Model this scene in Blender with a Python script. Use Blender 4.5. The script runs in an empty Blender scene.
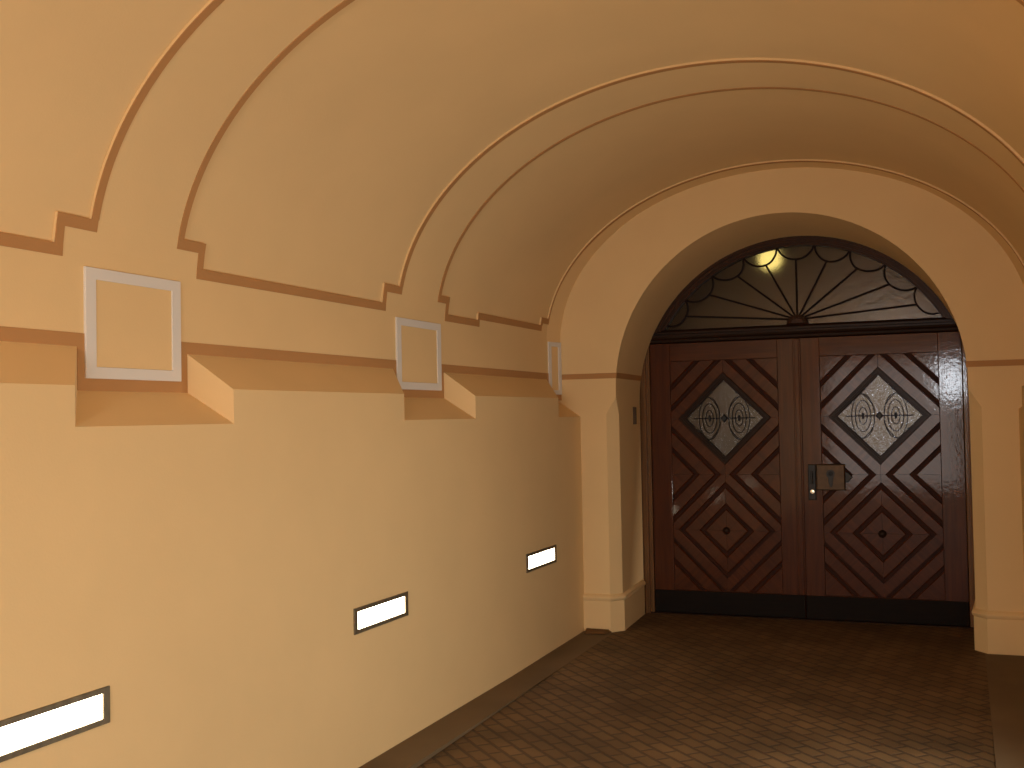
import bpy, math, random
from mathutils import Vector, Matrix
random.seed(7)
SC = bpy.context.scene
COL = SC.collection
PI = math.pi

# ------------------------------------------------------------------ helpers
class MB:
    """collects vertices and faces, linked as one mesh object"""
    def __init__(self): self.v = []; self.f = []; self.m = []
    def add(self, vs, fs, mi=0):
        o = len(self.v); self.v += [tuple(p) for p in vs]
        for f in fs: self.f.append([i + o for i in f]); self.m.append(mi)
    def quad(self, a, b, c, d, mi=0): self.add([a, b, c, d], [(0, 1, 2, 3)], mi)
    def box(self, x0, x1, y0, y1, z0, z1, mi=0):
        self.add([(x0,y0,z0),(x1,y0,z0),(x1,y1,z0),(x0,y1,z0),(x0,y0,z1),(x1,y0,z1),(x1,y1,z1),(x0,y1,z1)],
                 [(0,3,2,1),(4,5,6,7),(0,1,5,4),(1,2,6,5),(2,3,7,6),(3,0,4,7)], mi)
    def tube(self, pts, r, n=6, closed=False, mi=0, up=(0, 1, 0)):
        """tube along points lying roughly in an x-z plane"""
        pts = [Vector(p) for p in pts]; N = len(pts); vs = []
        up = Vector(up)
        for i, p in enumerate(pts):
            if closed: t = pts[(i+1) % N] - pts[i-1]
            else: t = pts[min(i+1, N-1)] - pts[max(i-1, 0)]
            t.normalize(); s = t.cross(up); s.normalize(); w = s.cross(t)
            for k in range(n):
                a = 2*PI*(k+.5)/n; vs.append(p + s*(r*math.cos(a)) + w*(r*math.sin(a)))
        fs = []
        for i in range(N if closed else N-1):
            j = (i+1) % N
            for k in range(n): fs.append((i*n+k, i*n+(k+1) % n, j*n+(k+1) % n, j*n+k))
        if not closed: fs += [tuple(range(n))[::-1], tuple((N-1)*n+k for k in range(n))]
        self.add(vs, fs, mi)
    def prism(self, poly, y0, y1, mi=0, inset=0, step=0):
        """polygon in (x,z) counter-clockwise seen from -y; front at y0, back at y1, front edge chamfered"""
        n = len(poly)
        if inset:
            top = inset_poly(poly, inset)
            if top is None: inset = 0
        vs = [(x, y1, z) for x, z in poly]; fs = [tuple(range(n))[::-1]]
        if inset:
            vs += [(x, y0+step, z) for x, z in poly] + [(x, y0, z) for x, z in top]
            L = 3
        else:
            vs += [(x, y0, z) for x, z in poly]; L = 2
        for l in range(L-1):
            for i in range(n):
                j = (i+1) % n; fs.append((l*n+i, l*n+j, (l+1)*n+j, (l+1)*n+i))
        fs.append(tuple((L-1)*n+i for i in range(n)))
        self.add(vs, fs, mi)
    def lathe(self, prof, c, n=24, mi=0):
        """profile [(r, dy)] turned about the y axis through c (dy towards +y)"""
        vs = []
        for r, dy in prof:
            for k in range(n):
                a = 2*PI*k/n; vs.append((c[0]+r*math.cos(a), c[1]+dy, c[2]+r*math.sin(a)))
        fs = []
        for i in range(len(prof)-1):
            for k in range(n): fs.append((i*n+k, i*n+(k+1) % n, (i+1)*n+(k+1) % n, (i+1)*n+k))
        fs.append(tuple(range(n))); fs.append(tuple((len(prof)-1)*n+k for k in range(n))[::-1])
        self.add(vs, fs, mi)
    def build(self, name, mats, parent=None, smooth=False, loc=None, bevel=0, seg=2):
        me = bpy.data.meshes.new(name)
        me.from_pydata(self.v, [], self.f); me.update()
        if not isinstance(mats, (list, tuple)): mats = [mats]
        for m in mats: me.materials.append(m)
        me.polygons.foreach_set('material_index', self.m)
        import bmesh
        bm = bmesh.new(); bm.from_mesh(me)
        bmesh.ops.remove_doubles(bm, verts=bm.verts, dist=1e-5)
        bmesh.ops.recalc_face_normals(bm, faces=bm.faces)
        bm.to_mesh(me); bm.free()
        if smooth:
            for p in me.polygons: p.use_smooth = True
            try: me.set_sharp_from_angle(angle=math.radians(35))
            except Exception: pass
        o = bpy.data.objects.new(name, me); COL.objects.link(o)
        if parent is not None:
            o.parent = parent
            q, w = parent, Vector((0, 0, 0))
            while q is not None: w += Vector(q.location); q = q.parent
            o.location = -w
        if bevel:
            b = o.modifiers.new('bevel', 'BEVEL'); b.width = bevel; b.segments = seg; b.limit_method = 'ANGLE'
        return o

def inset_poly(poly, d):
    n = len(poly); out = []
    D = [d(poly[i], poly[(i+1) % n]) for i in range(n)] if callable(d) else [d]*n
    A = 0
    for i in range(n):
        x0, y0 = poly[i]; x1, y1 = poly[(i+1) % n]; A += x0*y1-x1*y0
    if A < 0: return None
    for i in range(n):
        p0 = Vector(poly[i-1]); p1 = Vector(poly[i]); p2 = Vector(poly[(i+1) % n])
        a = (p1-p0).normalized(); b = (p2-p1).normalized()
        na = Vector((-a.y, a.x)); nb = Vector((-b.y, b.x))
        den = a.x*b.y-a.y*b.x
        if abs(den) < .15: return None
        c0 = na.dot(p1)+D[i-1]; c1 = nb.dot(p1)+D[i]      # lines na.q = c0, nb.q = c1
        det = na.x*nb.y-na.y*nb.x
        out.append(((c0*nb.y-c1*na.y)/det, (na.x*c1-nb.x*c0)/det))
    for i in range(n):
        a = Vector(poly[(i+1) % n])-Vector(poly[i]); b = Vector(out[(i+1) % n])-Vector(out[i])
        if a.dot(b) <= 0: return None
    return out

def clip(poly, a, b, c):
    """keep a*x+b*y <= c"""
    out = []; n = len(poly)
    for i in range(n):
        p = poly[i]; q = poly[(i+1) % n]
        dp = a*p[0]+b*p[1]-c; dq = a*q[0]+b*q[1]-c
        if dp <= 0: out.append(p)
        if (dp < 0 < dq) or (dq < 0 < dp):
            t = dp/(dp-dq); out.append((p[0]+(q[0]-p[0])*t, p[1]+(q[1]-p[1])*t))
    res = []
    for p in out:
        if not res or abs(p[0]-res[-1][0])+abs(p[1]-res[-1][1]) > 1e-5: res.append(p)
    if len(res) > 1 and abs(res[0][0]-res[-1][0])+abs(res[0][1]-res[-1][1]) < 1e-5: res.pop()
    return res

def tag(o, label=None, cat=None, group=None, kind=None):
    if label: o['label'] = label
    if cat: o['category'] = cat
    if group: o['group'] = group
    if kind: o['kind'] = kind
    return o
def empty(name, loc):
    o = bpy.data.objects.new(name, None); COL.objects.link(o); o.location = loc; o.empty_display_size = .1
    return o

# ------------------------------------------------------------------ materials
def new_mat(name):
    m = bpy.data.materials.new(name); m.use_nodes = True
    nt = m.node_tree; b = nt.nodes['Principled BSDF']
    return m, nt, b
def noise_mix(nt, b, c0, c1, scale, detail=4, mapping=None, rough=None, dist=0.0):
    N = nt.nodes; L = nt.links
    tc = N.new('ShaderNodeTexCoord'); mp = N.new('ShaderNodeMapping')
    if mapping:
        mp.inputs['Scale'].default_value = mapping[0]; mp.inputs['Rotation'].default_value = mapping[1]
    no = N.new('ShaderNodeTexNoise'); no.inputs['Scale'].default_value = scale; no.inputs['Detail'].default_value = detail
    no.inputs['Distortion'].default_value = dist
    L.new(tc.outputs['Object'], mp.inputs['Vector']); L.new(mp.outputs['Vector'], no.inputs['Vector'])
    mx = N.new('ShaderNodeMix'); mx.data_type = 'RGBA'
    mr = N.new('ShaderNodeMapRange'); mr.inputs['From Min'].default_value = .3; mr.inputs['From Max'].default_value = .7
    L.new(no.outputs['Fac'], mr.inputs['Value']); L.new(mr.outputs['Result'], mx.inputs['Factor'])
    mx.inputs[6].default_value = (*c0, 1); mx.inputs[7].default_value = (*c1, 1)
    L.new(mx.outputs[2], b.inputs['Base Color'])
    return tc, mp, no, mx
def bump(nt, b, src, strength, dist):
    bp = nt.nodes.new('ShaderNodeBump'); bp.inputs['Strength'].default_value = strength; bp.inputs['Distance'].default_value = dist
    nt.links.new(src, bp.inputs['Height']); nt.links.new(bp.outputs['Normal'], b.inputs['Normal'])
    return bp

def plaster(name, c, var=.03, rough=.75):
    m, nt, b = new_mat(name)
    c0 = tuple(max(0, x*(1-var)) for x in c); c1 = tuple(min(1, x*(1+var)) for x in c)
    noise_mix(nt, b, c0, c1, 1.7, 5)
    n2 = nt.nodes.new('ShaderNodeTexNoise'); n2.inputs['Scale'].default_value = 90; n2.inputs['Detail'].default_value = 3
    tc = nt.nodes.new('ShaderNodeTexCoord'); nt.links.new(tc.outputs['Object'], n2.inputs['Vector'])
    bump(nt, b, n2.outputs['Fac'], .25, .002)
    b.inputs['Roughness'].default_value = rough
    b.inputs['Specular IOR Level'].default_value = .25
    return m
WALL = (.75, .54, .275)
M_wall = plaster('ochre_plaster', WALL)
M_ceil = plaster('ochre_vault_plaster', WALL)
M_line = plaster('brown_paint', (.45, .235, .090), .04)
M_white = plaster('white_paint', (.70, .675, .63), .02)

def wood(name, c0, c1, angle=0.0, rough=.45, coat=.36, coat_rough=.07):
    """varnished wood; the grain runs along z turned by angle in the x-z plane"""
    m, nt, b = new_mat(name)
    N = nt.nodes; L = nt.links
    tc = N.new('ShaderNodeTexCoord')
    rot = N.new('ShaderNodeMapping'); rot.inputs['Rotation'].default_value = (0, angle, 0)
    mp = N.new('ShaderNodeMapping'); mp.inputs['Scale'].default_value = (26, 26, 1.6)
    L.new(tc.outputs['Object'], rot.inputs['Vector']); L.new(rot.outputs['Vector'], mp.inputs['Vector'])
    no = N.new('ShaderNodeTexNoise'); no.inputs['Scale'].default_value = 1.5; no.inputs['Detail'].default_value = 6
    no.inputs['Distortion'].default_value = .6
    L.new(mp.outputs['Vector'], no.inputs['Vector'])
    mr = N.new('ShaderNodeMapRange'); mr.inputs['From Min'].default_value = .3; mr.inputs['From Max'].default_value = .7
    L.new(no.outputs['Fac'], mr.inputs['Value'])
    mx = N.new('ShaderNodeMix'); mx.data_type = 'RGBA'
    mx.inputs[6].default_value = (*c0, 1); mx.inputs[7].default_value = (*c1, 1)
    L.new(mr.outputs['Result'], mx.inputs['Factor']); L.new(mx.outputs[2], b.inputs['Base Color'])
    n2 = N.new('ShaderNodeTexNoise'); n2.inputs['Scale'].default_value = 38; n2.inputs['Detail'].default_value = 2
    L.new(tc.outputs['Object'], n2.inputs['Vector'])
    ad = N.new('ShaderNodeMath'); ad.operation = 'MULTIPLY_ADD'; ad.inputs[1].default_value = .35
    L.new(no.outputs['Fac'], ad.inputs[0]); L.new(n2.outputs['Fac'], ad.inputs[2])
    b.inputs['Specular IOR Level'].default_value = .15
    bp = bump(nt, b, ad.outputs[0], .16, .0018)
    L.new(bp.outputs['Normal'], b.inputs['Coat Normal'])
    b.inputs['Roughness'].default_value = rough
    b.inputs['Coat Weight'].default_value = coat; b.inputs['Coat Roughness'].default_value = coat_rough
    return m
WA, WB = (.052, .0108, .0012), (.090, .0215, .0030)
M_wood = wood('varnished_wood', WA, WB)
M_woodh = wood('varnished_wood_level', WA, WB, PI/2)
M_woodp = wood('varnished_wood_diagonal', WA, WB, PI/4)
M_woodq = wood('varnished_wood_counter_diagonal', WA, WB, -PI/4)
M_groove = wood('dark_red_wood', (.030, .007, .003), (.045, .011, .004), 0, .6, 0, .3)
M_frame = wood('frame_wood', (.13, .058, .020), (.20, .095, .036))
M_dark = wood('dark_stained_wood', (.018, .007, .003), (.028, .011, .005), PI/2, .5, .08, .2)

M_sash = wood('sash_wood', (.034, .012, .004), (.055, .020, .006), 0, .5, .1, .2)
def metal(name, c, rough, metallic=1.0):
    m, nt, b = new_mat(name)
    noise_mix(nt, b, tuple(x*.8 for x in c), tuple(min(1, x*1.15) for x in c), 25, 3)
    b.inputs['Metallic'].default_value = metallic; b.inputs['Roughness'].default_value = rough
    return m
M_iron = metal('dark_iron', (.020, .018, .017), .5, .3)
M_lead = metal('leading', (.020, .009, .005), .6, 0.0)
M_lead.node_tree.nodes['Principled BSDF'].inputs['Specular IOR Level'].default_value = .2
M_brass = metal('old_brass', (.085, .05, .026), .5, .6)
M_chrome = metal('bright_metal', (.75, .66, .5), .25)
M_fix = metal('bronze_frame', (.17, .135, .085), .5, .5)
M_kick = wood('kick_plate_dark', (.007, .004, .003), (.011, .006, .004), PI/2, .7, 0, .4)

def glass(name, scale, strength, rough, tint):
    m, nt, b = new_mat(name)
    N = nt.nodes; L = nt.links
    b.inputs['Base Color'].default_value = (*tint, 1); b.inputs['Roughness'].default_value = rough
    b.inputs['Transmission Weight'].default_value = 1.0; b.inputs['IOR'].default_value = 1.5
    tc = N.new('ShaderNodeTexCoord'); no = N.new('ShaderNodeTexNoise')
    no.inputs['Scale'].default_value = scale; no.inputs['Detail'].default_value = 2.0
    L.new(tc.outputs['Object'], no.inputs['Vector'])
    bump(nt, b, no.outputs['Fac'], strength, .01)
    return m
M_glass = glass('hammered_glass', 52, .32, .08, (.80, .82, .80))
M_fanglass = glass('ribbed_glass', 30, .10, .16, (.62, .50, .34))

def emit(name, col, strength):
    m, nt, b = new_mat(name)
    b.inputs['Base Color'].default_value = (.8, .8, .8, 1)
    b.inputs['Emission Color'].default_value = (*col, 1); b.inputs['Emission Strength'].default_value = strength
    return m
LAMP = (1.0, 1.01, .93)
L_EMIT = 11.0
M_lamp = emit('lamp_diffuser', (1.0, .86, .62), L_EMIT)
M_globe = emit('globe_glass', (.96, .90, .36), 2.0)

def floor_mat():
    m, nt, b = new_mat('ribbed_clinker_tiles')
    N = nt.nodes; L = nt.links
    tc = N.new('ShaderNodeTexCoord'); mp = N.new('ShaderNodeMapping')
    mp.inputs['Rotation'].default_value = (0, 0, PI/4); mp.inputs['Scale'].default_value = (1, 1, 1)
    L.new(tc.outputs['Object'], mp.inputs['Vector'])
    br = N.new('ShaderNodeTexBrick'); br.offset = .5
    br.inputs['Scale'].default_value = 1.0; br.inputs['Brick Width'].default_value = .15; br.inputs['Row Height'].default_value = .085
    br.inputs['Mortar Size'].default_value = .011; br.inputs['Mortar Smooth'].default_value = .4
    br.inputs['Color1'].default_value = (.150, .088, .038, 1); br.inputs['Color2'].default_value = (.118, .068, .030, 1)
    br.inputs['Mortar'].default_value = (.076, .046, .024, 1)
    L.new(mp.outputs['Vector'], br.inputs['Vector'])
    no = N.new('ShaderNodeTexNoise'); no.inputs['Scale'].default_value = 2.2; no.inputs['Detail'].default_value = 6
    L.new(tc.outputs['Object'], no.inputs['Vector'])
    mr = N.new('ShaderNodeMapRange'); mr.inputs['From Min'].default_value = .3; mr.inputs['From Max'].default_value = .7
    mr.inputs['To Min'].default_value = .68; mr.inputs['To Max'].default_value = 1.3
    L.new(no.outputs['Fac'], mr.inputs['Value'])
    mul = N.new('ShaderNodeMix'); mul.data_type = 'RGBA'; mul.blend_type = 'MULTIPLY'; mul.inputs['Factor'].default_value = 1
    L.new(br.outputs['Color'], mul.inputs[6]); L.new(mr.outputs['Result'], mul.inputs[7])
    L.new(mul.outputs[2], b.inputs['Base Color'])
    inv = N.new('ShaderNodeMath'); inv.operation = 'SUBTRACT'; inv.inputs[0].default_value = 1
    L.new(br.outputs['Fac'], inv.inputs[1])
    bump(nt, b, inv.outputs[0], .7, .008)
    b.inputs['Roughness'].default_value = .7; b.inputs['Specular IOR Level'].default_value = .3
    return m
M_floor = floor_mat()
M_border = plaster('border_stone', (.150, .102, .056), .15, .7)
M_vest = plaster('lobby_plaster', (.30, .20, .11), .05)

# ------------------------------------------------------------------ the passage: measures
XC, AE, ZS, RE = -.0203, 1.6565, 2.1405, 1.1838      # rib ellipse: centre, half width, spring, rise
REL = .010                                           # ribs stand this far in front of the fields
W = 1.491                                            # lower wall face
YB = -12.0                                           # street end
XF = XC - AE                                         # frieze face, left

# profile of the vault as a polyline from the left ledge over to the right one
PROF = []
for i in range(12): PROF.append((-AE, 1.60 + (ZS-1.60)*i/12))
for i in range(145):
    t = PI*i/144; PROF.append((-AE*math.cos(t), ZS + RE*math.sin(t)))
for i in range(1, 13): PROF.append((AE, ZS - (ZS-1.60)*i/12))
CUM = [0]
for i in range(1, len(PROF)): CUM.append(CUM[-1] + math.dist(PROF[i], PROF[i-1]))
TOT = CUM[-1]
def prof_at(s, off):
    """point of the profile at arc length s, moved off metres inwards"""
    s = min(max(s, 0), TOT); i = 0
    lo, hi = 0, len(CUM)-1
    while hi-lo > 1:
        mid = (lo+hi)//2
        if CUM[mid] <= s: lo = mid
        else: hi = mid
    t = (s-CUM[lo])/(CUM[hi]-CUM[lo])
    x = PROF[lo][0]+(PROF[hi][0]-PROF[lo][0])*t; z = PROF[lo][1]+(PROF[hi][1]-PROF[lo][1])*t
    if z <= ZS+1e-6: n = (-1 if x > 0 else 1, 0)
    else:
        g = (x/AE**2, (z-ZS)/RE**2); l = math.hypot(*g); n = (-g[0]/l, -g[1]/l)
    return x+n[0]*off+XC, z+n[1]*off
def s_of(z):
    for i in range(1, len(PROF)):
        if PROF[i][1] >= z: return CUM[i-1]+(CUM[i]-CUM[i-1])*(z-PROF[i-1][1])/(PROF[i][1]-PROF[i-1][1])
def strip(mb, s0, s1, y0, y1, o0, o1, o2=None, o3=None):
    """slab on the vault between arc lengths s0, s1; offsets o0..o1 at y0 and o2..o3 at y1"""
    if o2 is None: o2, o3 = o0, o1
    fo = lambda o, s: o(s) if callable(o) else o
    n = max(1, int((s1-s0)/.035)); vs = []
    for i in range(n+1):
        s = s0+(s1-s0)*i/n; a = prof_at(s, fo(o0, s)); c = prof_at(s, fo(o1, s)); b = prof_at(s, fo(o2, s)); e = prof_at(s, fo(o3, s))
        vs += [(a[0], y0, a[1]), (b[0], y1, b[1]), (e[0], y1, e[1]), (c[0], y0, c[1])]
    fs = [(0, 1, 2, 3), (n*4+3, n*4+2, n*4+1, n*4)]
    for i in range(n):
        for k in range(4): fs.append((i*4+k, i*4+(k+1) % 4, i*4+4+(k+1) % 4, i*4+4+k))
    mb.add(vs, fs)
def both(mb, z0, z1, y0, y1, o0, o1):
    a, b = s_of(z0), s_of(z1)
    strip(mb, a, b, y0, y1, o0, o1); strip(mb, TOT-b, TOT-a, y0, y1, o0, o1)
def both1(mb, side, z0, z1, y0, y1, o0, o1, o2=None, o3=None):
    a, b = s_of(z0), s_of(z1)
    if side < 0: strip(mb, a, b, y0, y1, o0, o1, o2, o3)
    else: strip(mb, TOT-b, TOT-a, y0, y1, o0, o1, o2, o3)

# ceiling (vault fields), ribs, frieze, brown lines
mb = MB(); strip(mb, 0, TOT, YB, .0, -REL-.16, -REL)
ceiling = tag(mb.build('ceiling', M_ceil, smooth=True), 'ochre plastered barrel vault over the passage, crossed by raised ribs', 'ceiling', kind='structure')
RIBS = [(-4.905, -4.400, -5.062, -4.262), (-2.575, -2.052, -2.745, -1.930), (-.206, .0, -.350, .0)]
Z0, ZT, ZSH = 1.72, 2.222, 2.325
ZMID = 2.268
YE, SW = -.206, .036      # the last rib swells a little towards the end wall
for side in (-1, 1):
    mb = MB()
    both1(mb, side, Z0, ZT, YB, YE, -REL-.01, 0)
    both1(mb, side, Z0, ZSH, YE, 0, -REL-.01, 0, -REL-.01, SW)
    both1(mb, side, ZT, ZMID, -1.48, -.35, -REL-.01, 0)
    for a, b, sa, sb in RIBS: both1(mb, side, ZT, ZSH, sa, min(sb, YE), -REL-.01, 0)
    fz = mb.build('frieze', M_ceil, ceiling, smooth=True)
    # brown line under the fields, stepping round each rib foot
    lw, d = .042, .003
    m2 = MB()
    ys = [YB, RIBS[0][2], RIBS[0][3], RIBS[1][2], RIBS[1][3], -1.48]
    both1(m2, side, ZT-lw, ZT, ys[0], ys[1]+lw*.9, 0, d)
    both1(m2, side, ZT-lw, ZT, ys[2]-lw*.9, ys[3]+lw*.9, 0, d)
    both1(m2, side, ZT-lw, ZT, ys[4]-lw*.9, -1.48+lw*.6, 0, d)
    both1(m2, side, ZMID-lw, ZMID, -1.48, -.35+lw*.6, 0, d)
    both1(m2, side, ZT, ZMID-lw, -1.48, -1.48+lw*.6, 0, d)
    for k, (a, b, sa, sb) in enumerate(RIBS):
        zb = ZT if k < 2 else ZMID
        both1(m2, side, zb, ZSH-lw, sa, sa+lw*.9, 0, d)
        both1(m2, side, ZSH-lw, ZSH, sa, a+lw*.8, 0, d)
        if k < 2:
            both1(m2, side, ZT, ZSH-lw, sb-lw*.9, sb, 0, d)
            both1(m2, side, ZSH-lw, ZSH, b-lw*.8, sb, 0, d)
    m2.build('painted_line', M_line, fz, smooth=True)
    # lower brown line: below the frieze, dropping round the white panels
    m3 = MB()
    PN = [(-4.923, -4.400), (-2.594, -2.030), (-.185, -.004)]
    lb, lt = 1.868, 1.921
    NB = [(-4.957, -4.363), (-2.63, -1.996), (-.215, 0)]
    edges = [YB, NB[0][0], NB[0][1], NB[1][0], NB[1][1], NB[2][0]]
    for i in (0, 2, 4): both1(m3, side, lb, lt, edges[i], edges[i+1], 0, d)
    both1(m3, side, 1.72, 1.764, YE, 0, 0, d, SW, SW+d)
    both1(m3, side, 1.764, lt, YE, -.183, 0, d, SW*.11, SW*.11+d)
    for k in range(3):
        p, q = PN[k]; u, v = NB[k]
        if k == 2: continue
        both1(m3, side, 1.72, 1.764, u, v, 0, d)
        both1(m3, side, 1.764, lt, u, p, 0, d)
        both1(m3, side, 1.764, lt, q, v, 0, d)
    m3.build('painted_line', M_line, fz, smooth=True)
s0 = s_of(ZSH)
for k, (a, b, sa, sb) in enumerate(RIBS):
    mb = MB()
    if k < 2: strip(mb, s0, TOT-s0, a, b, -REL-.01, 0)
    else: strip(mb, s0, TOT-s0, a, b, -REL-.01, 0, -REL-.01, lambda s: .006+.030*max(0, abs(2*(s-s0)/(TOT-2*s0)-1)*2-1))
    rb = mb.build('rib', M_ceil, ceiling, smooth=True)
    m2 = MB(); strip(m2, s0-.0, TOT-s0, a, a+.036, 0, .003)
    if k < 2: strip(m2, s0, TOT-s0, b-.034, b, 0, .003)
    m2.build('painted_line', M_line, rb, smooth=True)

# ------------------------------------------------------------------ side walls with sloping ledge and niches
def fz_(y): return 0.0 if y > .2 else -.013*(.2-y)
NF = [(-5.165, -4.315), (-2.862, -1.953), (-.489, 0.0)]
NBK = [(-4.957, -4.363), (-2.63, -1.996), (-.215, 0.0)]
ZL, ZLB, ZN, ZNB = 1.730, 1.876, 1.595, 1.722
def side_wall(sign, name, label):
    mb = MB()
    def P(x, y, z): return (x if sign < 0 else -x + .02, y, z)
    xf, xb, xo = -W, XF, -1.98
    fr = [YB]; bk = [YB]
    for (a, b), (c, e) in zip(NF, NBK): fr += [a, b]; bk += [c, e]
    for i in range(len(fr)-1):
        a, b, c, e = fr[i], fr[i+1], bk[i], bk[i+1]
        zb = -.25
        if i % 2 == 0:
            mb.quad(P(xf,a,zb), P(xf,b,zb), P(xf,b,ZN), P(xf,a,ZN))
            mb.quad(P(xf,a,ZN), P(xf,b,ZN), P(xf,b,ZL), P(xf,a,ZL))
            mb.quad(P(xf,a,ZL), P(xf,b,ZL), P(xb,e,ZLB), P(xb,c,ZLB))
            mb.quad(P(xb,c,ZLB), P(xb,e,ZLB), P(xo,e,ZLB), P(xo,c,ZLB))
        else:
            mb.quad(P(xf,a,zb), P(xf,b,zb), P(xf,b,ZN), P(xf,a,ZN))
            mb.quad(P(xf,a,ZN), P(xf,b,ZN), P(xb,e,ZNB), P(xb,c,ZNB))
            mb.quad(P(xf,a,ZN), P(xb,c,ZNB), P(xb,c,ZLB), P(xf,a,ZL))
            if b < -.001: mb.quad(P(xf,b,ZN), P(xb,e,ZNB), P(xb,e,ZLB), P(xf,b,ZL))
            mb.quad(P(xb,c,ZNB), P(xb,e,ZNB), P(xo,e,ZNB), P(xo,c,ZNB))
    mb.quad(P(xo,YB,-.25), P(xo,0,-.25), P(xo,0,ZLB), P(xo,YB,ZLB))
    mb.quad(P(xo,YB,-.25), P(xo,0,-.25), P(xf,0,-.25), P(xf,YB,-.25))
    return tag(mb.build(name, M_wall), label, 'wall', kind='structure')
side_wall(-1, 'wall_left', 'ochre plastered side wall at left with sloping ledge under the vault')
side_wall(1, 'wall_right', 'ochre plastered side wall beyond the right edge of the photo')
mb = MB(); mb.box(-2.0, 2.0, YB-.2, YB, -.3, 3.6)
tag(mb.build('wall_back', M_wall), 'ochre plastered street end of the passage behind the camera', 'wall', kind='structure')

# ------------------------------------------------------------------ end wall with the arched doorway
RF, ZF = 1.2106, 1.7946        # arch at the face
RB, ZBK = 1.262, 1.700         # arch at the door frame
YD = .885                      # door plane
YR = .845                      # where plaster meets the wooden frame
CH, CHY = .078, .085           # chamfer of the piers
NA = 72
def end_wall():
    mb = MB()
    ZC0, ZC1 = 1.61, 1.735     # chamfer ends, stop ends
    zo, xo = 3.62, 1.98
    front = [(-RF*math.cos(PI*i/NA), ZF+RF*math.sin(PI*i/NA)) for i in range(NA+1)]
    back = [(-RB*math.cos(PI*i/NA), ZBK+RB*math.sin(PI*i/NA)) for i in range(NA+1)]
    # face above the springing: fan to the outer rectangle
    def outer(x, z):
        dx, dz = x, z-ZF
        k = min(xo/abs(dx) if abs(dx) > 1e-6 else 1e9, (zo-ZF)/dz if dz > 1e-6 else 1e9)
        return (dx*k, ZF+dz*k)
    for i in range(NA):
        a, b = front[i], front[i+1]; c, d = outer(*a), outer(*b)
        mb.quad((a[0],0,a[1]), (b[0],0,b[1]), (d[0],0,d[1]), (c[0],0,c[1]))
        if abs(c[0]) < xo-1e-6 and abs(d[0]) > xo-1e-6 or abs(d[0]) < xo-1e-6 and abs(c[0]) > xo-1e-6:
            sx = xo if b[0] > 0 else -xo
            mb.add([(c[0],0,c[1]), (d[0],0,d[1]), (sx,0,zo)], [(0, 1, 2)])
        # soffit
        e, f = back[i], back[i+1]
        mid0 = ((a[0]+e[0])/2, YR/2, (a[1]+e[1])/2); mid1 = ((b[0]+f[0])/2, YR/2, (b[1]+f[1])/2)
        mb.quad((a[0],0,a[1]), mid0, mid1, (b[0],0,b[1])); mb.quad(mid0, (e[0],YR,e[1]), (f[0],YR,f[1]), mid1)
    for s in (-1, 1):
        def q(*p): mb.add([(s*x, y, z) for x, y, z in p], [tuple(range(len(p)))])
        zb = -.25
        xa = RF; xbk = RB
        xs = RF + (xbk-RF)*CHY/YR       # reveal x at chamfer depth
        # face strip beside the opening, full height pieces
        q((xa+CH,0,zb), (xo,0,zb), (xo,0,ZC0), (xa+CH,0,ZC0))
        q((xa+CH,0,ZC0), (xo,0,ZC0), (xo,0,ZF), (xa,0,ZF), (xa,0,ZC1))
        # chamfer and its stop
        q((xa+CH,0,zb), (xa+CH,0,ZC0), (xs,CHY,ZC0), (xs,CHY,zb))
        q((xa+CH,0,ZC0), (xa,0,ZC1), (xs,CHY,ZC0))
        # reveal
        q((xs,CHY,zb), (xs,CHY,ZC0), (xbk,YR,ZC0), (xbk,YR,zb))
        q((xa,0,ZC1), (xbk,YR,ZBK), (xbk,YR,ZC0), (xs,CHY,ZC0))
        q((xa,0,ZC1), (xa,0,ZF), (xbk,YR,ZBK))
        # return behind the wooden frame
        q((xbk,YR,zb), (xbk,YR,ZBK), (xo,YR,ZBK), (xo,YR,zb))
    for i in range(NA):
        a, b = back[i], back[i+1]
        mb.quad((a[0],YR,a[1]), (b[0],YR,b[1]), (b[0]*1.3,YR,ZBK+(b[1]-ZBK)*1.3), (a[0]*1.3,YR,ZBK+(a[1]-ZBK)*1.3))
    return mb
wall_end = tag(end_wall().build('wall_end', M_wall, smooth=True), 'ochre plastered end wall with the round-arched doorway', 'wall', kind='structure')
# brown line on the end wall at the springing, wrapping into the reveal
mb = MB()
for s in (-1, 1):
    z0, z1, d = 1.876, 1.916, .003
    zz = [(z0, math.sqrt(RF*RF-(z0-ZF)**2)), (z1, math.sqrt(RF*RF-(z1-ZF)**2))]
    def pt(x, y, z): return (s*x, y, z)
    vs = [pt(zz[0][1]-d,-d,z0), pt(1.69,-d,z0), pt(1.69,-d,z1), pt(zz[1][1]-d,-d,z1), pt(zz[0][1]-d,.02,z0), pt(1.69,.02,z0), pt(1.69,.02,z1), pt(zz[1][1]-d,.02,z1)]
    mb.add(vs, [(0,1,2,3), (0,4,5,1), (3,2,6,7), (1,5,6,2), (4,7,6,5), (0,3,7,4)])
    # into the reveal
    bx = [math.sqrt(RB*RB-(z0-ZBK)**2), math.sqrt(RB*RB-(z1-ZBK)**2)]
    vs = []
    for t in (.022, .25, .5, .75, .99):
        for (z, xf), xb in zip(zz, bx):
            x = xf+(xb-xf)*t
            vs.append(pt(x-d-.003*math.sin(PI*t), YR*t, z))
            vs.append(pt(x+.03, YR*t, z))
    fs = []
    for i in range(4):
        o = i*4
        fs += [(o, o+2, o+6, o+4), (o+1, o+5, o+7, o+3), (o, o+4, o+5, o+1), (o+2, o+3, o+7, o+6)]
    fs += [(0, 1, 3, 2), (16, 18, 19, 17)]
    mb.add(vs, fs)
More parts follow.
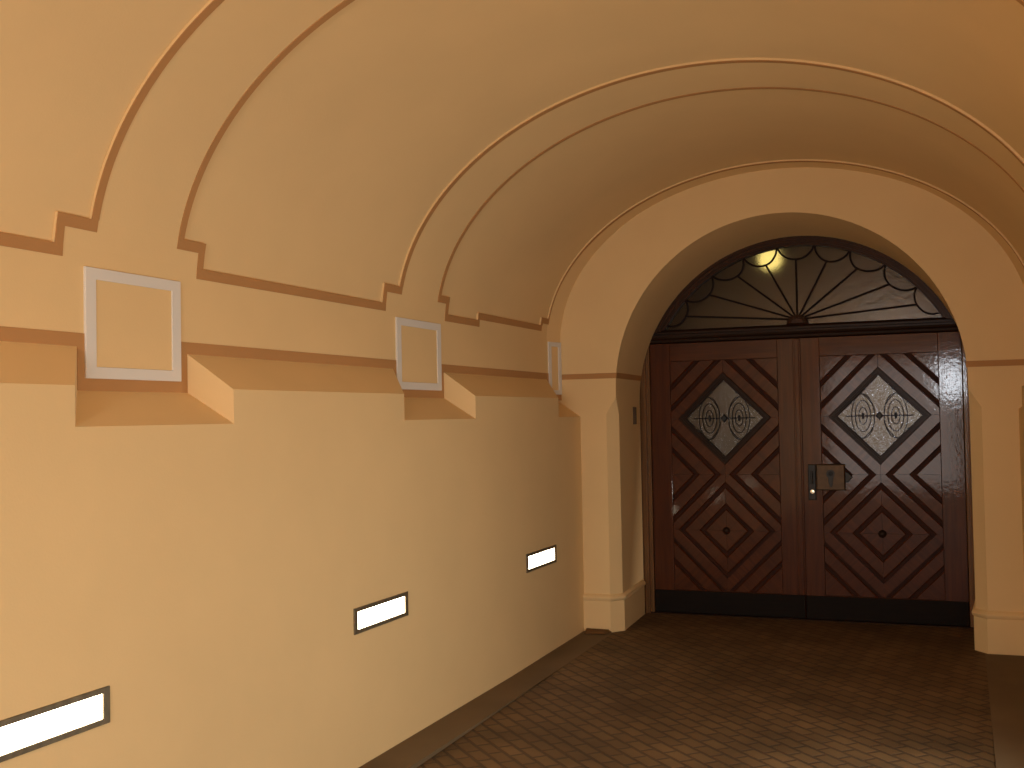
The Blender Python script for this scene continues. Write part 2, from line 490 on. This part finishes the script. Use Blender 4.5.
tag(mb.build('trim_1', M_line), 'brown painted line across the end wall at the springing of the door arch', 'painted line', kind='structure')
# plinths of the two door piers
def plinth(s, name, label):
    mb = MB()
    def ring(o, z):
        return [(s*1.60, -o, z), (s*(RF+CH-o*.4), -o, z), (s*(RF+.008-o), CHY-o*.4, z), (s*(RB-.006-o), YR-.06, z), (s*(RB+.05), YR-.06, z), (s*(RB+.05), .12, z), (s*1.60, .12, z)]
    prof = [(.016, -.12), (.016, .225), (.026, .236), (.028, .250), (.020, .264), (.004, .272), (.001, .274)]
    vs = []
    for o, z in prof: vs += ring(o, z)
    n = 7; fs = []
    for i in range(len(prof)-1):
        for k in range(n): fs.append((i*n+k, i*n+(k+1) % n, (i+1)*n+(k+1) % n, (i+1)*n+k))
    fs.append(tuple(range(n))); fs.append(tuple((len(prof)-1)*n+k for k in range(n)))
    mb.add(vs, fs)
    tag(mb.build(name, M_wall, smooth=True), label, 'plinth', kind='structure')
plinth(-1, 'baseboard_left', 'ochre moulded plinth round the foot of the left door pier')
plinth(1, 'baseboard_right', 'ochre moulded plinth round the foot of the right door pier')

# ------------------------------------------------------------------ floor
mb = MB(); vs = []; ysl = [YB, -9, -6, -4, -2, -1, 0, .2, .6, 4.2]
def floor_z(y): return -.013*(.2-y) if y < .2 else 0.0
def slab(x0, x1, y0, y1, up, base=-.3):
    mb = MB(); ys = [y0]+[y for y in ysl if y0 < y < y1]+[y1]; vs = []
    for y in ys: vs += [(x0,y,floor_z(y)+up), (x1,y,floor_z(y)+up), (x1,y,base), (x0,y,base)]
    fs = [(0,1,2,3), tuple((len(ys)-1)*4+k for k in (3,2,1,0))]
    for i in range(len(ys)-1):
        for k in range(4): fs.append((i*4+k, i*4+4+k, i*4+4+(k+1) % 4, i*4+(k+1) % 4))
    mb.add(vs, fs); return mb
floor = tag(slab(-1.6, 1.6, YB, 4.2, 0).build('floor', M_floor), 'dark brown floor of small clinker tiles laid diagonally', 'floor', kind='structure')
slab(-W-.01, -1.265, YB, -.02, .0015, -.02).build('border_strip', M_border, floor)
slab(1.265, W+.04, YB, -.02, .0015, -.02).build('border_strip', M_border, floor)

# ------------------------------------------------------------------ door frame, transom, fanlight
XJ = 1.182
mb = MB()
for s in (-1, 1):
    a, b = sorted((s*XJ, s*(RB+.02)))
    mb.box(a, b, YD-.015, YD+.11, -.02, 2.24)
    a, b = sorted((s*(XJ+.028), s*(RB-.012)))
    mb.box(a, b, YD-.036, YD-.010, -.02, 2.20)
    a, b = sorted((s*(XJ+.030), s*(XJ+.046)))
    mb.box(a, b, YD-.046, YD-.030, -.02, 2.20)
jamb = tag(mb.build('trim_2', M_frame, bevel=.004), 'brown wooden door frame standing in the arched doorway', 'door frame', kind='structure')
# transom with mouldings
m2 = MB()
pr = [(YD+.09, 2.176), (YD-.012, 2.176), (YD-.020, 2.184), (YD-.024, 2.200), (YD-.040, 2.212), (YD-.046, 2.226), (YD-.046, 2.240), (YD-.030, 2.246), (YD-.030, 2.262), (YD-.012, 2.280), (YD+.02, 2.284), (YD+.09, 2.284)]
x = 1.196
vs = [(-x, y, z) for y, z in pr]+[(x, y, z) for y, z in pr]; n = len(pr)
m2.add(vs, [tuple(range(n)), tuple(range(2*n-1, n-1, -1))]+[(i, (i+1) % n, n+(i+1) % n, n+i) for i in range(n)])
m2.build('transom', M_dark, jamb)
# fanlight: arched sash
RO, RI, ZA = 1.285, 1.212, 1.683
ZB = 2.284
win = tag(empty('window_1', (0, YD, ZB)), 'half-round fanlight with radiating bars above the double door', 'fanlight', kind='structure')
def arc_ring(mb, r0, r1, y0, y1, zc, zb, n=64):
    a0 = math.asin((zb-zc)/r0); a1 = math.asin((zb-zc)/r1); vs = []
    for i in range(n+1):
        t = i/n
        A = a0+(PI-2*a0)*t; B = a1+(PI-2*a1)*t
        p = (r0*math.cos(A), zc+r0*math.sin(A)); q = (r1*math.cos(B), zc+r1*math.sin(B))
        vs += [(p[0],y0,p[1]), (q[0],y0,q[1]), (q[0],y1,q[1]), (p[0],y1,p[1])]
    fs = [(0,1,2,3), tuple(n*4+k for k in (3,2,1,0))]
    for i in range(n):
        for k in range(4): fs.append((i*4+k, i*4+4+k, i*4+4+(k+1) % 4, i*4+(k+1) % 4))
    mb.add(vs, fs)
mb = MB()
arc_ring(mb, RI, RO, YD-.005, YD+.09, ZA, ZB-.02)
arc_ring(mb, RI+.018, RO, YD-.022, YD, ZA, ZB-.02)
arc_ring(mb, RI+.044, RO, YD-.036, YD-.018, ZA, ZB-.02)
mb.build('sash', M_sash, win, smooth=True)
mb = MB()
r = RI+.01; a0 = math.asin((ZB-.005-ZA)/r); n = 48
poly = [(r*math.cos(a0+(PI-2*a0)*i/n), ZA+r*math.sin(a0+(PI-2*a0)*i/n)) for i in range(n+1)]
mb.prism(poly, YD+.032, YD+.038)
mb.build('glass_pane', M_fanglass, win)
# bars: nine spokes and the scalloped border, measured on the photograph's fanlight and made symmetrical
HUB = (0.0, ZB+.035)
J = [(-.878, 2.389), (-.687, 2.553), (-.457, 2.688), (-.232, 2.760), (0.0, 2.790)]
CU = [(-1.035, 2.318), (-.882, 2.520), (-.668, 2.712), (-.410, 2.834), (-.141, 2.884)]
LO = [(-.965, 2.335), (-.800, 2.522), (-.590, 2.672), (-.345, 2.757), (0.0, 2.790)]
J = J+[(-x, z) for x, z in J[3::-1]]
CU = CU+[(-x, z) for x, z in CU[::-1]]
def on_arc(p):
    x, z = p; l = math.hypot(x, z-ZA); k = (RI+.004)/l; return (x*k, ZA+(z-ZA)*k)
CU = [on_arc(p) for p in CU]
CU[0] = (CU[0][0], CU[0][1]); 
def catmull(P, n=8):
    P = [Vector(p) for p in P]; Q = [P[0]*2-P[1]]+P+[P[-1]*2-P[-2]]; out = []
    for i in range(1, len(Q)-2):
        a, b, c, d = Q[i-1], Q[i], Q[i+1], Q[i+2]
        for k in range(n):
            t = k/n
            out.append(.5*((2*b)+(c-a)*t+(2*a-5*b+4*c-d)*t*t+(3*b-3*c+d-a)*t**3))
    out.append(P[-1]); return out
yb = YD+.024
for i in range(9):
    j = Vector(J[i]); h = Vector(HUB)
    mb = MB(); d = (j-h).normalized()
    st = h+d*.03
    mb.tube([(st.x, yb, st.y), (j.x, yb, j.y)], .0085, 6)
    mb.build('glazing_bar', M_lead, win, smooth=True)
    a, b = Vector(CU[i]), Vector(CU[i+1])
    c = Vector((0, ZA)); mid = (a+b)/2; inn = (c-mid).normalized()
    low = mid+inn*.062
    # scallop: out from one cusp, through its low point and the spoke's end, back to the next cusp
    al = (j-a).dot(b-a)/(b-a).length_squared
    al = min(max(al, .25), .75)
    jj = j
    pts = [a, a+(b-a)*.10+inn*.045, a+(b-a)*.28+inn*.078, mid+inn*.088, a+(b-a)*.72+inn*.078, a+(b-a)*.90+inn*.045, b]
    cp = catmull([tuple(p) for p in pts])
    # pull the curve so that it meets the spoke
    best = min(range(len(cp)), key=lambda k: abs((cp[k]-h).normalized().cross(d)) if hasattr(Vector((0,0)), 'cross') else 0)
    off = j-cp[best]
    N = len(cp)
    for k in range(N):
        wgt = (k/best if k <= best else (N-1-k)/(N-1-best)) if 0 < best < N-1 else 0
        wgt = wgt*wgt*(3-2*wgt)
        cp[k] = cp[k]+off*wgt
    mb = MB(); mb.tube([(p.x, yb, p.y) for p in cp], .0085, 6)
    mb.build('scallop_bar', M_lead, win, smooth=True)
mb = MB()
mb.prism([(-.085, ZB-.005), (.085, ZB-.005)]+[(.085*math.cos(PI*i/14), ZB-.002+.075*math.sin(PI*i/14)) for i in range(1, 14)], YD+.005, YD+.034, 0, .012, .012)
for i in range(7):
    t = PI*(i+.5)/7; mb.lathe([(.016, 0), (.012, -.008), (.004, -.011)], (.062*math.cos(t), YD+.006, ZB+.004+.052*math.sin(t)), 10)
mb.build('hub', M_sash, win)

# ------------------------------------------------------------------ the two door leaves
def leaf(side, name, label):
    """side -1 left, +1 right"""
    xin = .012
    x0, x1 = (-XJ+.004, xin-.003) if side < 0 else (xin+.003, XJ-.004)
    cx, cz = side*.5877, 1.5606
    hw = .428
    zt, zk = 2.026, .190
    root = tag(empty(name, (side*XJ, YD, 0)), label, 'door', kind='structure')
    p0, p1 = cx-hw, cx+hw
    def part(nm, mb, mat, par=root, **k): return mb.build(nm, mat, par, **k)
    # stiles and rails
    for a, b in ((x0, p0), (p1, x1)):
        mb = MB(); mb.box(a, b, YD, YD+.06, .008, 2.172); part('stile', mb, M_wood, bevel=.003)
    mb = MB(); mb.box(p0, p1, YD+.001, YD+.06, zt, 2.172); part('rail', mb, M_woodh, bevel=.003)
    mb = MB(); mb.box(p0, p1, YD+.001, YD+.06, .008, zk); part('rail', mb, M_woodh, bevel=.003)
    # recessed ground behind the lattice, with the diamond light left open
    mb = MB(); r = .355; y0, y1 = YD+.026, YD+.05
    dm = [(cx, cz-r), (cx+r, cz), (cx, cz+r), (cx-r, cz)]
    def pan(poly): mb.prism(poly, y0, y1)
    pan([(p0, zk), (p1, zk), (p1, cz-r), (p0, cz-r)])
    pan([(p0, cz+r), (p1, cz+r), (p1, zt), (p0, zt)])
    pan([(p0, cz-r), (cx, cz-r), (cx-r, cz), (p0, cz)]); pan([(cx, cz-r), (p1, cz-r), (p1, cz), (cx+r, cz)])
    pan([(p0, cz), (cx-r, cz), (cx, cz+r), (p0, cz+r)]); pan([(cx+r, cz), (p1, cz), (p1, cz+r), (cx, cz+r)])
    part('back_panel', mb, M_groove)
    # diagonal boards
    SEP = .890; g = .019
    bands_u = [(.370, .505), (.505, .675), (.675, 1.3)]
    bands_l = [(-.05, .190), (.190, .360), (.360, .505), (.505, .675), (.675, 1.3)]
    lat = MB()
    for up, bands in ((True, bands_u), (False, bands_l)):
        vz = 0 if up else -SEP
        for a, b in bands:
            for su in (1, -1):
                for sv in (1, -1):
                    lo = a+g if a not in (-.05,) else -1
                    if up and a == .370: lo = .362
                    hi = b-g
                    poly = [(-.5, -2), (.5, -2), (.5, 1), (-.5, 1)]
                    poly = clip(poly, -su, 0, -.0002)
                    poly = clip(poly, 0, -sv, -sv*vz-.0002)
                    poly = clip(poly, su, sv, hi+sv*vz)
                    if lo > -1: poly = clip(poly, -su, -sv, -lo-sv*vz)
                    poly = clip(poly, 1, 0, hw-.002); poly = clip(poly, -1, 0, hw-.002)
                    poly = clip(poly, 0, 1, zt-cz-.002); poly = clip(poly, 0, -1, cz-zk-.002)
                    if up: poly = clip(poly, 0, -1, SEP/2-.0002)
                    else: poly = clip(poly, 0, 1, -SEP/2-.0002)
                    if len(poly) < 3: continue
                    A = sum(poly[i-1][0]*poly[i][1]-poly[i][0]*poly[i-1][1] for i in range(len(poly)))/2
                    if abs(A) < 4e-4: continue
                    pl = [(cx+u, cz+v) for u, v in poly]
                    lat.prism(pl, YD+.003, YD+.030, 0 if su*sv < 0 else 1, lambda a, b: .007 if abs(abs(a[0]-b[0])-abs(a[1]-b[1])) < .002 else .0006, .007)
    # prism polygons made by clipping a counter-clockwise square stay counter-clockwise
    part('lattice_board', lat, [M_woodp, M_woodq])
    # rosette in the lower diamond
    mb = MB(); c = (cx, YD+.003, cz-SEP)
    mb.lathe([(.030, 0), (.030, -.006), (.022, -.012), (.018, -.022), (.008, -.028), (.002, -.029)], c, 20)
    part('knob', mb, M_dark, smooth=True)
    # moulding round the diamond light
    mb = MB()
    def ring(r0, r1, ya, yb_):
        P = lambda r: [(cx, cz-r), (cx+r, cz), (cx, cz+r), (cx-r, cz)]
        o, i_ = P(r1), P(r0); vs = []
        for k in range(4): vs += [(o[k][0],ya,o[k][1]), (i_[k][0],ya,i_[k][1]), (i_[k][0],yb_,i_[k][1]), (o[k][0],yb_,o[k][1])]
        fs = []
        for k in range(4):
            a, b = k*4, ((k+1) % 4)*4
            for j in range(4): fs.append((a+j, b+j, b+(j+1) % 4, a+(j+1) % 4))
        mb.add(vs, fs)
    ring(.340, .366, YD-.010, YD+.05); ring(.318, .345, YD+.002, YD+.05); ring(.304, .322, YD+.012, YD+.05)
    wf = part('window_frame', mb, M_dark, bevel=.003)
    mb = MB(); r = .316
    mb.prism([(cx, cz-r), (cx+r, cz), (cx, cz+r), (cx-r, cz)], YD+.026, YD+.031)
    mb.build('glass_pane', M_glass, wf)
    # wrought ornament in front of the glass
    mb = MB(); y = YD+.016; t = .0033
    for s in (-1, 1):
        ex = cx+s*.118
        for aa, bb, rr in ((.083, .168, t), (.056, .118, t), (.030, .064, t)):
            pts = []
            for k in range(40):
                th = 2*PI*k/40; px = ex+aa*math.cos(th); pz = cz+bb*math.sin(th)
                pts.append((px, y, pz))
            mb.tube(pts, rr, 6, True)
        eye = [(ex+.011*math.cos(2*PI*k/12), cz+.026*math.sin(2*PI*k/12)) for k in range(12)]
        mb.prism(eye, y-.006, y+.006, 0, .003, .003)
        # outer bows reaching to the frame
        for v in (-1, 1):
            pts = [(cx+s*(.035+.125*q*q), y, cz+v*(.03+.17*q)) for q in [k/10 for k in range(11)]]
            mb.tube(pts, t, 6)
    mb.tube([(cx-.245, y, cz), (cx+.245, y, cz)], .0045, 6)
    mb.prism([(cx, cz-.034), (cx+.030, cz), (cx, cz+.034), (cx-.030, cz)], y-.010, y+.004, 0, .006, .006)
    for s in (-1, 1):
        for v in (-1, 1):
            for q in (.33, .67):
                px, pz = cx+s*.308*(1-q), cz+v*.308*q
                mb.lathe([(.010, 0), (.009, -.006), (.003, -.009)], (px, y, pz), 10)
    mb.build('ornamental_grille', M_iron, wf, smooth=True)
    # dark kick plate
    mb = MB(); mb.box(x0+.002, x1-.002, YD-.012, YD+.004, .010, zk-.004); part('kick_plate', mb, M_kick, bevel=.003)
    if side < 0:
        mb = MB(); mb.box(-.040, .020, YD-.016, YD-.0005, .19, 2.165); mb.box(-.026, .008, YD-.024, YD-.014, .19, 2.165)
        part('astragal', mb, M_wood, bevel=.004)
    else:
        # lock case with pointed end, narrow dark plate and cylinder
        mb = MB(); ya = YD-.034
        mb.prism([(.118, .996), (.330, .996), (.330, 1.196), (.118, 1.196)], ya, YD+.004, 0, .008, .008)
        lk = part('lock_case', mb, M_brass)
        mb = MB()
        mb.prism([(.328, 1.052), (.352, 1.060), (.384, 1.097), (.352, 1.134), (.328, 1.142)], YD-.020, YD+.004, 0, .005, .005)
        mb.build('pointed_finial', M_iron, lk)
        mb = MB(); cc = (.225, 1.12); yy = ya-.003
        esc = [(cc[0]+.034*math.sin(2*PI*k/24)*(1.0 if math.cos(2*PI*k/24) < 0 else .9), cc[1]-.034*math.cos(2*PI*k/24)) for k in range(24)]
        mb.prism([(x, z) for x, z in esc], yy, yy+.006, 0, .004, .003)
        mb.prism([(cc[0]-.006, cc[1]-.100), (cc[0]+.006, cc[1]-.100), (cc[0]+.016, cc[1]-.072), (cc[0]+.020, cc[1]-.028), (cc[0]-.020, cc[1]-.028), (cc[0]-.016, cc[1]-.072)], yy+.001, yy+.006, 0, .003, .003)
        mb.lathe([(.016, 0), (.014, -.006), (.005, -.009)], (cc[0], yy+.001, cc[1]+.004), 16)
        mb.build('lock_ornament', M_iron, lk, smooth=True)
        mb = MB()
        mb.prism([(.054, .920), (.112, .920), (.112, 1.194), (.054, 1.194)], YD-.014, YD+.004, 0, .005, .005)
        es = part('handle_plate', mb, M_iron)
        mb = MB(); mb.lathe([(.019, 0), (.019, -.012), (.015, -.016), (.004, -.017)], (.085, YD-.013, .985), 20)
        mb.build('lock_cylinder', M_chrome, es, smooth=True)
        mb = MB(); mb.lathe([(.012, 0), (.012, -.030)], (.083, YD-.013, 1.135), 14)
        mb.tube([(.083, YD-.040, 1.135), (.085, YD-.044, 1.090), (.084, YD-.042, 1.045)], .0085, 8)
        mb.build('handle', M_iron, es, smooth=True)
    return root
leaf(-1, 'door_1', 'left leaf of the brown double door, darker diamond light, no lock')
leaf(1, 'door_2', 'right leaf of the brown double door, bright diamond light and lock')
mb = MB(); mb.box(-RB, RB, YD-.03, YD+.12, -.05, .006)
tag(mb.build('trim_3', M_dark, bevel=.003), 'dark flat threshold under the double door', 'threshold', kind='structure')

# ------------------------------------------------------------------ wall lights
def wall_light(y0, y1, label):
    yc = (y0+y1)/2; zt = .701-.0062*yc; zb = zt-.121; zc = (zt+zb)/2; hl = (y1-y0)/2; hh = .0605
    root = tag(empty('wall_light', (-W, yc, zc)), label, 'wall light', 'recessed wall lights along the left wall')
    mb = MB(); b = .019
    X0, X1 = -W-.03, -W+.007; bs = .031; yc -= .008
    def P(u, v, x): return (x, yc+u, zc+v)
    o = [(-hl,-hh), (hl,-hh), (hl,hh), (-hl,hh)]; i_ = [(-hl+bs,-hh+b), (hl-bs,-hh+b), (hl-bs,hh-b), (-hl+bs,hh-b)]
    vs = []
    for k in range(4): vs += [P(*o[k], X1), P(*i_[k], X1), P(*i_[k], X0), P(*o[k], X0)]
    fs = []
    for k in range(4):
        a, c = k*4, ((k+1) % 4)*4
        for j in range(4): fs.append((a+j, c+j, c+(j+1) % 4, a+(j+1) % 4))
    mb.add(vs, fs); mb.build('frame', M_fix, root, bevel=.002)
    mb = MB(); mb.box(-W-.02, -W+.003, yc-hl+bs-.001, yc+hl-bs+.001, zc-hh+b-.001, zc+hh-b+.001)
    mb.build('diffuser', M_lamp, root, bevel=.004)
    return root
wall_light(-5.575, -5.014, 'lit rectangular wall light cut off by the left edge of the photo')
wall_light(-3.401, -2.856, 'lit rectangular wall light in the middle of the row of three')
wall_light(-1.174, -.600, 'lit rectangular wall light nearest the door, smallest of the three')

# ------------------------------------------------------------------ white-framed plaster panels
def panel(y0, y1, label, xo=0.0):
    y1 -= .008 if xo == 0 else 0
    F = lambda y, x: x+(xo*(y-y0)/(y1-y0) if xo else 0)
    z0, z1 = 1.764, 2.157
    root = tag(empty('plaster_panel', (XF, (y0+y1)/2, z0)), label, 'wall panel', 'white-framed plaster panels along the left frieze')
    b = .052 if y1-y0 > .3 else .042
    mb = MB(); X0, X1 = XF-.004, XF+.010
    o = [(y0,z0), (y1,z0), (y1,z1), (y0,z1)]; i_ = [(y0+b,z0+b*.8), (y1-b,z0+b*.8), (y1-b,z1-b*.8), (y0+b,z1-b*.8)]
    vs = []
    for k in range(4): vs += [(F(o[k][0], X1),*o[k]), (F(i_[k][0], X1),*i_[k]), (X0,*i_[k]), (X0,*o[k])]
    fs = []
    for k in range(4):
        a, c = k*4, ((k+1) % 4)*4
        for j in range(4): fs.append((a+j, c+j, c+(j+1) % 4, a+(j+1) % 4))
    mb.add(vs, fs); mb.build('frame', M_white, root, bevel=.002)
    mb = MB(); ya, yb_, za, zb = y0+b-.001, y1-b+.001, z0+b*.8-.001, z1-b*.8+.001; xa, xb = F(ya, XF+.005), F(yb_, XF+.005)
    mb.add([(X0,ya,za), (X0,yb_,za), (X0,yb_,zb), (X0,ya,zb), (xa,ya,za), (xb,yb_,za), (xb,yb_,zb), (xa,ya,zb)], [(0,1,2,3), (4,5,6,7), (0,1,5,4), (1,2,6,5), (2,3,7,6), (3,0,4,7)])
    mb.build('panel_field', M_wall, root)
panel(-4.923, -4.400, 'large white-framed ochre panel under the nearest vault rib at left')
panel(-2.594, -2.030, 'white-framed ochre panel under the middle vault rib, above the lit middle light')
panel(-.186, -.004, 'narrow white-framed ochre panel beside the end wall, smallest of three', .036)

# ------------------------------------------------------------------ small things
mb = MB(); mb.box(-1.262, -1.2235, .578, .606, 1.527, 1.662)
o = mb.build('metal_plate', M_brass, bevel=.003)
tag(o, 'small dark upright metal plate on the left reveal of the doorway', 'plate')
mb = MB()
z = floor_z(-.05)+.0045
mb.add([(-1.475,-.02,z), (-1.27,-.02,z), (-1.30,-.115,z), (-1.455,-.135,z), (-1.47,-.022,z+.022), (-1.30,-.022,z+.020), (-1.33,-.085,z+.013), (-1.45,-.11,z+.010)],
       [(3,2,1,0), (4,5,6,7), (0,1,5,4), (1,2,6,5), (2,3,7,6), (3,0,4,7)])
tag(mb.build('wooden_wedge', wood('raw_wood', (.11, .058, .022), (.17, .09, .036), PI/2, .7, 0, .5), bevel=.003), 'small brown wooden wedge on the floor at the foot of the left pier', 'wedge')

# ------------------------------------------------------------------ dim lobby behind the door glass
mb = MB()
mb.quad((-1.98,4.2,-.1), (1.98,4.2,-.1), (1.98,4.2,3.62), (-1.98,4.2,3.62))
mb.quad((-1.98,.98,-.1), (-1.98,4.2,-.1), (-1.98,4.2,3.62), (-1.98,.98,3.62))
mb.quad((1.98,.98,-.1), (1.98,4.2,-.1), (1.98,4.2,3.62), (1.98,.98,3.62))
mb.quad((-1.98,.98,3.62), (1.98,.98,3.62), (1.98,4.2,3.62), (-1.98,4.2,3.62))
tag(mb.build('wall_lobby', M_vest), 'dim plastered lobby seen through the glass behind the door', 'wall', kind='structure')
lp = (-.365, 2.0, 2.955)
root = tag(empty('pendant_lamp', (lp[0], lp[1], 3.62)), 'lit globe lamp glowing yellow through the fanlight glass', 'lamp')
mb = MB(); n = 12; vs = []
prof = [(.10*math.sin(PI*k/n)+.0005, -.10*math.cos(PI*k/n)) for k in range(n+1)]
for r, dz in prof:
    for k in range(20): vs.append((lp[0]+r*math.cos(2*PI*k/20), lp[1]+r*math.sin(2*PI*k/20), lp[2]+dz))
mb.add(vs, [(i*20+k, i*20+(k+1) % 20, (i+1)*20+(k+1) % 20, (i+1)*20+k) for i in range(n) for k in range(20)])
mb.build('globe', M_globe, root, smooth=True)
mb = MB(); mb.tube([(lp[0], lp[1], lp[2]+.09), (lp[0], lp[1], 3.615)], .008, 8); mb.build('rod', M_iron, root)

# ------------------------------------------------------------------ lamps of the passage outside the picture, plus added fill lights
def area(name, loc, rot, sx, sy, power, col):
    l = bpy.data.lights.new(name, 'AREA'); l.shape = 'RECTANGLE'; l.size = sx; l.size_y = sy; l.energy = power; l.color = col
    o = bpy.data.objects.new(name, l); COL.objects.link(o); o.location = loc; o.rotation_euler = rot
    return o
for y, p in ((-3.13, 20), (-5.30, 15), (-7.5, 21), (-9.7, 29)):
    area('right_wall_lamp', (W+.014, y, .66), (0, PI/2, 0), .10, .55, p, LAMP)
# the lit gateway to the street behind the camera, and the cool window beside it
area('gateway_light', (0.0, YB+.05, 1.35), (PI/2, 0, 0), 2.3, 2.3, 78, (1.0, .98, .94))
area('overhead_fill', (0, -9.4, 3.2), (0, 0, 0), .35, .35, 30, LAMP)  # added overhead fill to lift the ledges, not a known lamp
area('street_window', (1.02, YB+.08, 2.12), (PI/2, 0, 0),  .40, .6, 44.0, (.85, .92, 1.0))

area('lobby_fill', (.6, 2.6, 3.55), (0, 0, 0), .5, .5, 2.6, (1.0, .70, .38))  # added unseen fill, brightens the lobby seen through the glass beyond the globe's light

# ------------------------------------------------------------------ camera, world, view
yw, pt, rl = .3813, .0297, .0186
fw = Vector((-math.sin(yw)*math.cos(pt), math.cos(yw)*math.cos(pt), math.sin(pt)))
ri = Vector((math.cos(yw), math.sin(yw), 0)); up = ri.cross(fw)
r2 = ri*math.cos(rl)-up*math.sin(rl); u2 = ri*math.sin(rl)+up*math.cos(rl)
cam = bpy.data.cameras.new('camera'); cam.sensor_width = 36; cam.lens = 1119.02*36/1024; cam.clip_start = .05
co = bpy.data.objects.new('camera', cam); COL.objects.link(co)
co.matrix_world = Matrix(((r2.x, u2.x, -fw.x, 1.1655), (r2.y, u2.y, -fw.y, -7.9948), (r2.z, u2.z, -fw.z, 1.60), (0, 0, 0, 1)))
SC.camera = co
w = bpy.data.worlds.new('night'); SC.world = w; w.use_nodes = True
w.node_tree.nodes['Background'].inputs['Color'].default_value = (.02, .02, .03, 1)
w.node_tree.nodes['Background'].inputs['Strength'].default_value = .2
vs_ = SC.view_settings
vs_.view_transform = 'Standard'; vs_.look = 'None'; vs_.gamma = 1; vs_.use_curve_mapping = False; vs_.exposure = 0.0
SC.display_settings.display_device = 'sRGB'
try:
    SC.cycles.max_bounces = 12; SC.cycles.diffuse_bounces = 8; SC.cycles.use_denoising = True; SC.cycles.sample_clamp_indirect = 6
except Exception: pass
